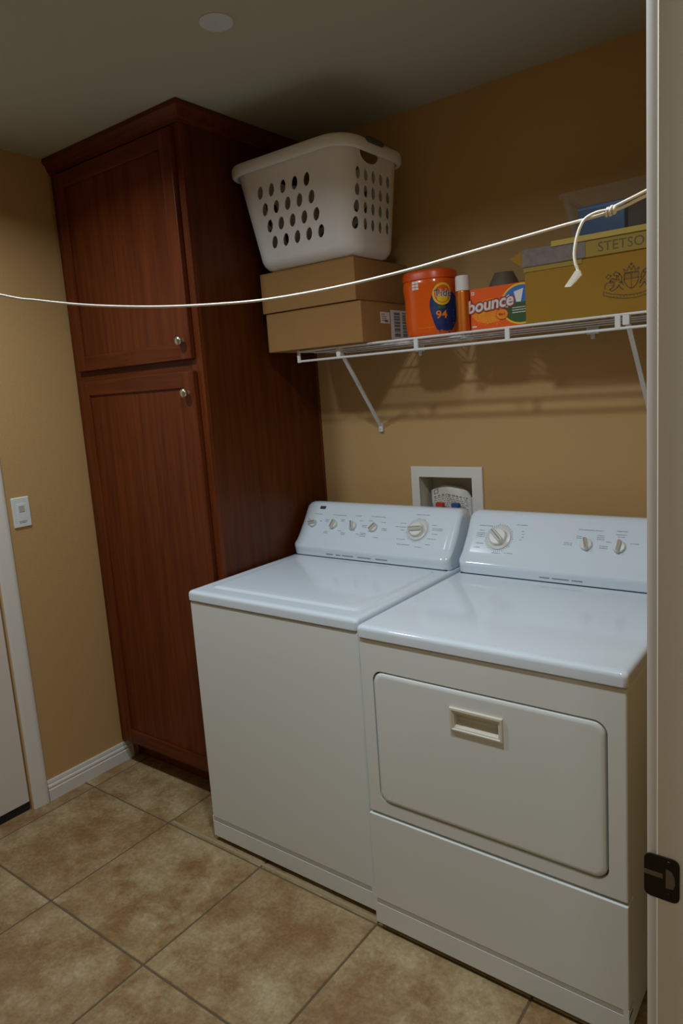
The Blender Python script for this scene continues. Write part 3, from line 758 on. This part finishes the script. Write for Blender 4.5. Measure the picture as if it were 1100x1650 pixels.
# ------------------------------------------------------------------ dryer sheet box
db = thing('dryer_sheet_box', (.892, -.2, DECK), 'orange dryer sheet box with white lettering beside the copper spray can', 'box')
QX0, QX1, QZ0, QZ1, QY = .8015, .9845, DECK+.0005, 1.8125, -.252
b = bmesh.new(); bx(b, QX0, QX1, QY, -.150, QZ0, QZ1, bev=.001, seg=1); obj('box_body', b, 'boxorange', db)
def flat(bm2, x, z, lvl, m_, name, parent=db, rot=0., y=QY):
    m = Matrix.Translation((x, y-.0002-lvl*.00035, z)) @ Matrix.Rotation(PI/2, 4, 'X') @ Matrix.Rotation(rot, 4, 'Z')
    for v in bm2.verts: v.co = m @ v.co
    return obj(name, bm2, m_, parent, recalc=False)
def poly(P):
    b2 = bmesh.new(); b2.faces.new([b2.verts.new((x, z, 0)) for x, z in P]); return b2
def ell(rx, rz, n=36, a0=0, a1=360): return [(rx*math.cos(math.radians(a0+(a1-a0)*i/n)), rz*math.sin(math.radians(a0+(a1-a0)*i/n))) for i in range(n)]
def clipell(cx, cz, rx, rz, x1, zlo=-9, zhi=9):
    return [(min(max(cx+x, -9), x1), min(max(cz+z, zlo), zhi)) for x, z in ell(rx, rz, 48)]
XC = QX1-.0008
flat(poly(ell(.060, .036)), .865, 1.742, 0, 'boxorange2', 'sunburst')
b2 = bmesh.new(); rnd = random.Random(9)
for i in range(150):
    a = rnd.uniform(0, 2*PI); r = rnd.uniform(.4, 1.15); s = rnd.uniform(.0006, .0014)
    x, z = .055*r*math.cos(a), .034*r*math.sin(a); bx(b2, x-s, x+s, z-s, z+s, 0, .0001)
tag(flat(b2, .868, 1.738, 1, 'yellow', 'sun_specks'), kind='stuff')
flat(poly(clipell(.966, 1.752, .066, .0590, XC)), 0, 0, 1, 'yellow', 'rainbow_rim')
flat(poly(clipell(.966, 1.752, .0605, .0535, XC)), 0, 0, 2, 'sky', 'sky_panel')
flat(poly(clipell(.966, 1.752, .0605, .0535, XC, zhi=1.757)), 0, 0, 3, 'green', 'field_panel')
for P in (((.914, 1.745), (.926, 1.746), (.930, 1.782), (.916, 1.776)), ((.951, 1.758), (.965, 1.757), (.974, 1.795), (.944, 1.788))):
    flat(poly(P), 0, 0, 4, 'white', 'sheet_print')
flat(poly(ell(.020, .016)), .905, 1.728, 4, 'maroon', 'seal_rim')
flat(poly(ell(.0185, .0146)), .905, 1.728, 5, 'boxorange2', 'seal')
flat(text_bm('4in1', .013, .0001, .0002), .905, 1.728, 6, 'maroon', 'seal_print')
R8 = math.radians(4)
TXX, TZZ, TS = .866, 1.762, .051
flat(fat_text('bounce', TS, .0052, .18), TXX, TZZ, 5, 'maroon', 'name_outline', rot=R8)
flat(fat_text('bounce', TS, .0018, .18), TXX, TZZ, 6, 'white', 'name_halo', rot=R8)
flat(fat_text('bounce', TS, .0007, .18), TXX, TZZ, 7, 'maroon', 'name_edge', rot=R8)
flat(text_bm('bounce', TS, .0001, 0, .18), TXX, TZZ, 8, 'white', 'name_print', rot=R8)
b2 = bmesh.new()
for r in range(3):
    x = -.020
    while x < .018: l = rnd.uniform(.002, .005); bx(b2, x, x+l, -.0012-r*.007, .0012-r*.007, 0, .0001); x += l+.001
tag(flat(b2, .958, 1.742, 4, 'white', 'small_print'), kind='stuff')
b2 = bmesh.new()
for x, z in ((.808, 1.802), (.814, 1.802), (.808, 1.796), (.814, 1.796), (.808, 1.700), (.813, 1.700), (.818, 1.700)): bx(b2, x-.002, x+.002, z-.0022, z+.0022, 0, .0001)
tag(flat(b2, 0, 0, 1, 'white', 'corner_print'), kind='stuff')
# taupe tapered form behind it, darker than the wall
form = thing('tapered_form', (.80, -.06, DECK), 'taupe tapered form showing behind the orange dryer sheet box', 'bottle')
b = bmesh.new(); lathe(b, [(.050, 0), (.052, .004), (.052, .130), (.050, .145), (.0315, .183), (.030, .186), (.0001, .187)], (.836, -.075, DECK), n=30); obj('form_body', b, 'taupe', form, smooth=40)
b = bmesh.new(); lathe(b, [(.0535, .118), (.0535, .127)], (.836, -.075, DECK), n=30); obj('form_band', b, 'taupe', form, smooth=40)

# ------------------------------------------------------------------ hat carton with lid, tape and crest
HX0, HX1, HY0, HY1 = .990, 1.46, -.280, -.020
hb = thing('hat_carton', (1.22, -.15, DECK), 'tan hat carton with dark crest and grey-taped mustard lid at the shelf end', 'box')
b = bmesh.new(); bx(b, HX0, HX1, HY0, HY1, DECK+.0005, 1.846, bev=.001, seg=1); obj('carton_body', b, 'carton', hb)
b = bmesh.new(); bx(b, HX0-.004, HX1+.004, HY0-.005, HY1+.004, 1.845, 1.8885, bev=.0008, seg=1); lidp = obj('carton_lid', b, 'lidyellow', hb); tag(lidp, 'mustard lid')
b = bmesh.new(); bx(b, HX0-.0055, 1.166, HY0-.0062, HY0+.02, 1.8455, 1.8945, bev=.001, seg=1); tag(obj('tape_strip', b, 'tape', lidp), 'grey tape over the lid corner')
b = bmesh.new(); bx(b, HX0-.002, 1.155, HY0-.0022, HY0-.0001, 1.832, 1.8455); obj('carton_edge', b, 'lidyellow', lidp)
b = bmesh.new(); P = [(HX0-.005, 1.8925), (HX0-.005, 1.8475), (HX0-.044, 1.876)]
loft(b, [[(x, HY0-.002, z) for x, z in P], [(x, HY0+.004, z) for x, z in P]]); obj('corner_flap', b, 'carton', lidp)
b = bmesh.new(); bx(b, 1.072, HX1+.008, HY0-.010, HY1+.006, 1.8885, 1.9035, bev=.001, seg=1); tag(obj('lid_board', b, 'lidedge', hb), 'pale yellow top board')
flat(text_bm('STETSON', .035, .0001, .0), 1.272, 1.8655, 0, 'ink2', 'lid_lettering', lidp, y=HY0-.0052)
# engraved crest
b = bmesh.new()
def ink_line(P, r=.0008):
    for (x0, z0), (x1, z1) in zip(P, P[1:]):
        d = Vector((x1-x0, z1-z0)); 
        if d.length < 1e-6: continue
        n = Vector((-d.y, d.x)).normalized()*r
        b.faces.new([b.verts.new((x, HY0-.0006, z)) for x, z in ((x0+n.x, z0+n.y), (x0-n.x, z0-n.y), (x1-n.x, z1-n.y), (x1+n.x, z1+n.y))])
CXX, CZZ = 1.283, 1.775
def cl(P, r=.0008, mir=False):
    Q = [(CXX+x, CZZ+z) for x, z in P]; ink_line(Q, r)
    if mir: ink_line([(CXX-x, CZZ+z) for x, z in P], r)
cl([(-.018, .014), (.018, .014), (.018, -.006), (.010, -.020), (0, -.026), (-.010, -.020), (-.018, -.006), (-.018, .014)], .0011)
cl([(-.018, .0), (.018, .0)]); cl([(0, .014), (0, -.026)])
for k in range(7): cl([(-.016+k*.005, .012), (-.016+k*.005, .002)], .0005)
cl([(-.016, .016), (-.020, .026), (-.010, .020), (-.006, .032), (0, .021), (.006, .032), (.010, .020), (.020, .026), (.016, .016), (-.016, .016)], .001)
cl([(0, .032), (0, .040)], .0012); cl([(-.004, .036), (.004, .036)], .001)
horse = [(-.020, -.014), (-.026, -.006), (-.024, .006), (-.030, .016), (-.040, .022), (-.046, .016), (-.042, .012), (-.036, .012), (-.040, .002), (-.050, .006), (-.056, -.002), (-.050, .0), (-.044, -.006), (-.046, -.016), (-.056, -.022), (-.050, -.026), (-.038, -.022), (-.032, -.012), (-.026, -.022), (-.020, -.026)]
cl(horse, .0013, True)
cl([(-.030, .016), (-.034, .008), (-.030, -.004)], .0011, True); cl([(-.048, -.004), (-.064, -.004), (-.070, -.014), (-.066, -.020)], .0011, True)
cl([(-.066, .010), (-.058, .018), (-.052, .012), (-.060, .006), (-.066, .010)], .0009, True)
rib = [(-.072, -.026), (-.05, -.034), (-.02, -.040), (0, -.041), (.02, -.040), (.05, -.034), (.072, -.026)]
cl(rib, .0009); cl([(x, z-.009) for x, z in rib], .0009); cl([(-.072, -.026), (-.072, -.035)]); cl([(.072, -.026), (.072, -.035)])
for k in range(14): cl([(-.055+k*.0085, -.038-.004*math.cos((k-6.5)*.2)), (-.052+k*.0085, -.0415-.004*math.cos((k-6.5)*.2))], .0007)
rnd = random.Random(11)
for k in range(70):
    x, z = rnd.uniform(-.055, -.02), rnd.uniform(-.02, .016); s = rnd.choice((-1, 1))
    if rnd.random() < .7: cl([(s*x, z), (s*x+rnd.uniform(.001, .005), z+rnd.uniform(-.003, .004))], .0005)
tag(obj('crest', b, 'ink', hb, recalc=False), 'dark line-drawn crest with two rearing horses')

# ------------------------------------------------------------------ clear bin and what lies in it
bn = thing('clear_bin', (1.27, -.15, 1.904), 'clear plastic bin with a rim standing on the hat carton', 'bin')
b = bmesh.new()
def nl(t, ins, z): 
    x0 = 1.112-.022*t; x1 = 1.452+.022*t; y0 = -.245-.015*t; y1 = -.045+.015*t
    return [((x0+x1)/2+p[0], (y0+y1)/2+p[1], z) for p in rrect((x1-x0)/2-ins, (y1-y0)/2-ins, .025, 4)]
NZ = 1.9042
loft(b, [nl(0, .004, NZ), nl(0, 0, NZ+.004), nl(1, 0, NZ+.112), nl(1, -.008, NZ+.113), nl(1, -.008, NZ+.122), nl(1, .0, NZ+.123), nl(1, .002, NZ+.118), nl(0, .002, NZ+.005), nl(0, .004, NZ+.003)])
obj('bin_shell', b, 'clear', bn, smooth=40)
bp_ = thing('blue_packet', (1.19, -.2, NZ+.005), 'shiny blue folded packet inside the clear bin', 'packet')
b = bmesh.new(); bx(b, 1.128, 1.255, -.232, -.150, NZ+.006, NZ+.086, bev=.006, seg=2); obj('packet_body', b, 'bluecloth', bp_, smooth=40)
b = bmesh.new(); bx(b, 1.128, 1.255, -.2335, -.2325, NZ+.074, NZ+.079); obj('packet_fold', b, 'sky', bp_)
dc = thing('dark_cloth', (1.34, -.15, NZ+.005), 'dark brown folded cloth heaped inside the clear bin behind the blue packet', 'cloth')
b = bmesh.new()
N1, N2 = 16, 10; g = []
for i in range(N1+1):
    row = []
    for k in range(N2+1):
        u, v = i/N1, k/N2; x = 1.262+u*.185; y = -.228+v*.165
        h = .052+.062*math.sin(PI*min(u*1.3, 1)*.5)*math.sin(PI*(.15+.7*v)) - .06*max(0, u-.72) + .006*math.sin(11*u+3*v)*math.cos(9*v)
        row.append(b.verts.new((x, y, NZ+.006+h)))
    g.append(row)
bot = [[b.verts.new((v.co.x, v.co.y, NZ+.006)) for v in (r[0], r[-1])] for r in g]
for i in range(N1):
    for k in range(N2): b.faces.new((g[i][k], g[i+1][k], g[i+1][k+1], g[i][k+1]))
    b.faces.new((g[i][0], g[i+1][0], bot[i+1][0], bot[i][0])); b.faces.new((g[i][-1], g[i+1][-1], bot[i+1][1], bot[i][1])); b.faces.new((bot[i][0], bot[i+1][0], bot[i+1][1], bot[i][1]))
for i in (0, N1): b.faces.new([v for v in g[i]]+[bot[i][1], bot[i][0]])
obj('cloth_heap', b, 'darkcloth', dc, smooth=60)

# ------------------------------------------------------------------ clothesline
ln = thing('clothesline', (XL, -1.75, 2.222), 'white cord clothesline sagging across the room with a knotted tail', 'clothesline')
K = [(-.766, -1.748, 2.228), (-.45, -1.651, 2.0545), (-.1, -1.543, 1.9035), (.2566, -1.4336, 1.7948), (.352, -1.4042, 1.7724), (.4593, -1.3712, 1.7518), (.5625, -1.3394, 1.7369), (.6614, -1.309, 1.7264), (.7695, -1.2757, 1.7196), (.8723, -1.244, 1.7171), (1.006, -1.2029, 1.724), (1.1306, -1.1645, 1.7373), (1.2211, -1.1367, 1.7514), (1.3068, -1.1103, 1.7645), (1.3833, -1.0867, 1.7765), (1.4605, -1.063, 1.7885), (1.5058, -1.049, 1.8036), (XR-.012, -1.016, 1.842)]
def spline(P, n=8):
    out = []
    for i in range(len(P)-1):
        p0, p1, p2, p3 = (Vector(P[max(i-1, 0)]), Vector(P[i]), Vector(P[i+1]), Vector(P[min(i+2, len(P)-1)]))
        for k in range(n):
            t = k/n; out.append(.5*((2*p1)+(p2-p0)*t+(2*p0-5*p1+4*p2-p3)*t*t+(3*p1-p0-3*p2+p3)*t**3))
    out.append(Vector(P[-1])); return out
b = bmesh.new(); tube(b, spline(K), .0025); obj('cord', b, 'cord', ln, smooth=60)
b = bmesh.new(); tube(b, spline([(1.4605, -1.066, 1.793), (1.5058, -1.053, 1.8098), (XR-.012, -1.020, 1.850)]), .0025); obj('return_cord', b, 'cord', ln, smooth=60)
b = bmesh.new()
for k in range(3):
    c = Vector((1.4545+k*.0055, -1.065+k*.0017, 1.7885+k*.0012)); R_ = .0062-.0007*abs(k-1)
    tube(b, [(c.x+.002*math.sin(a*PI/6), c.y+R_*math.cos(a*PI/6), c.z+R_*math.sin(a*PI/6)) for a in range(13)], .0024)
obj('knot', b, 'cord', ln, smooth=60)
b = bmesh.new(); tube(b, spline([(1.4587, -1.069, 1.7905), (1.44, -1.075, 1.789), (1.4246, -1.079, 1.7826), (1.4163, -1.081, 1.7709), (1.4106, -1.083, 1.7535), (1.4070, -1.084, 1.7317), (1.4085, -1.084, 1.7149), (1.4116, -1.083, 1.7025), (1.4041, -1.085, 1.6909), (1.3974, -1.087, 1.6815)]), .0025); obj('tail', b, 'cord', ln, smooth=60)
b = bmesh.new(); P = [(1.4089, -1.084, 1.7031), (1.4160, -1.082, 1.7031), (1.4180, -1.081, 1.6950), (1.4020, -1.086, 1.6790), (1.3927, -1.089, 1.6790), (1.3946, -1.088, 1.6831)]
loft(b, [[(x, y-.003, z) for x, y, z in P], [(x, y+.001, z) for x, y, z in P]]); obj('tail_tab', b, 'cord', ln)
for hx, y, z in ((XL+.001, -1.7495, 2.228), (XR-.001, -1.0155, 1.846)):
    s = 1 if hx < 0 else -1; b = bmesh.new()
    tube(b, [(hx, y, z), (hx+s*.008, y, z)], .003); tube(b, [(hx+s*(.014-.006*math.cos(a*PI/6)), y, z+.006*math.sin(a*PI/6)) for a in range(12)], .0015); obj('eye_hook', b, 'nickel', ln, smooth=60)

# ------------------------------------------------------------------ switch, ceiling plate, strike plate
sw = thing('wall_switch', (XL, -.921, 1.162), 'white sensor switch plate on the left wall beside the door casing', 'switch')
b = bmesh.new()
def yz(hy, hz, r, x, cy=-.921, cz=1.162): return [(x, cy+p[0], cz+p[1]) for p in rrect(hy, hz, r, 3)]
loft(b, [yz(.0345, .0575, .003, XL), yz(.0345, .0575, .003, XL+.003), yz(.0315, .0545, .003, XL+.0062)]); obj('cover_plate', b, 'enamel_front', sw)
b = bmesh.new(); loft(b, [yz(.0165, .033, .002, XL+.0058), yz(.016, .0325, .002, XL+.0078)]); s1 = obj('switch_body', b, 'enamel_front', sw)
b = bmesh.new(); loft(b, [yz(.0115, .0125, .001, XL+.0077, cz=1.176), yz(.0105, .0115, .001, XL+.0092, cz=1.176)]); tag(obj('sensor_lens', b, 'sensor', s1), 'grey sensor lens')
b = bmesh.new()
for k in range(5): bx(b, XL+.0062, XL+.0066, -.934+k*.0055, -.930+k*.0055, 1.1215, 1.1245)
tag(obj('plate_print', b, 'print', sw), kind='stuff')
dp = thing('ceiling_cover_plate', (.431, -.865, ZC), 'round grey-white blank cover plate on the ceiling', 'cover plate')
b = bmesh.new(); lathe(b, [(.044, ZC), (.044, ZC-.003), (.041, ZC-.0055), (.0001, ZC-.006)], (.431, -.865, 0), n=36); obj('plate_disc', b, 'disc', dp, smooth=35)
b = bmesh.new(); lathe(b, [(.0035, ZC-.0058), (.003, ZC-.0075), (.0001, ZC-.0078)], (.431, -.865, 0), n=12); obj('screw', b, 'disc', dp, smooth=35)
for (lx, ly, en), lb in zip(LIGHTS, ('round recessed ceiling downlight nearer the doorway', 'round recessed ceiling downlight nearer the left door')):
    cl_ = thing('ceiling_downlight', (lx, ly, ZC), lb, 'light', 'recessed ceiling downlights')
    b = bmesh.new(); loft(b, [[(lx+r*math.cos(2*PI*i/36), ly+r*math.sin(2*PI*i/36), z) for i in range(36)] for r, z in ((.098, ZC), (.095, ZC-.006), (.080, ZC-.009), (.074, ZC-.004), (.074, ZC), (.098, ZC))], cap=False)
    obj('trim_ring', b, 'trim', cl_, smooth=35)
sp = thing('strike_plate', (1.62, JY, .915), 'dark bronze strike plate on the cream door jamb', 'strike plate')
b = bmesh.new(); pl = [(1.6205+p[0], .9165+p[1]) for p in rrect(.0205, .0290, .008, 4)]
plate_xz(b, pl, JY-.0025, JY-.0003); obj('plate', b, 'bronze', sp)
b = bmesh.new()
P = [(1.6255, .931), (1.632, .929), (1.6355, .922), (1.636, .912), (1.634, .906), (1.6255, .905)]
plate_xz(b, P, JY-.0029, JY-.0024); tag(obj('latch_hole', b, 'strikehole', sp), 'worn latch opening')
b = bmesh.new(); P = [(1.6003, .9225), (1.622, .9225), (1.622, .9165), (1.6003, .9165)]; plate_xz(b, P, JY-.0029, JY-.0024); obj('lip_groove', b, 'strikehole', sp)
for z in (.939, .896):
    b = bmesh.new(); lathe(b, [(.0032, JY-.0024), (.0028, JY-.0036), (.0001, JY-.0038)], (1.629, 0, z), 'y', 12); obj('screw', b, 'bronze', sp, smooth=40)
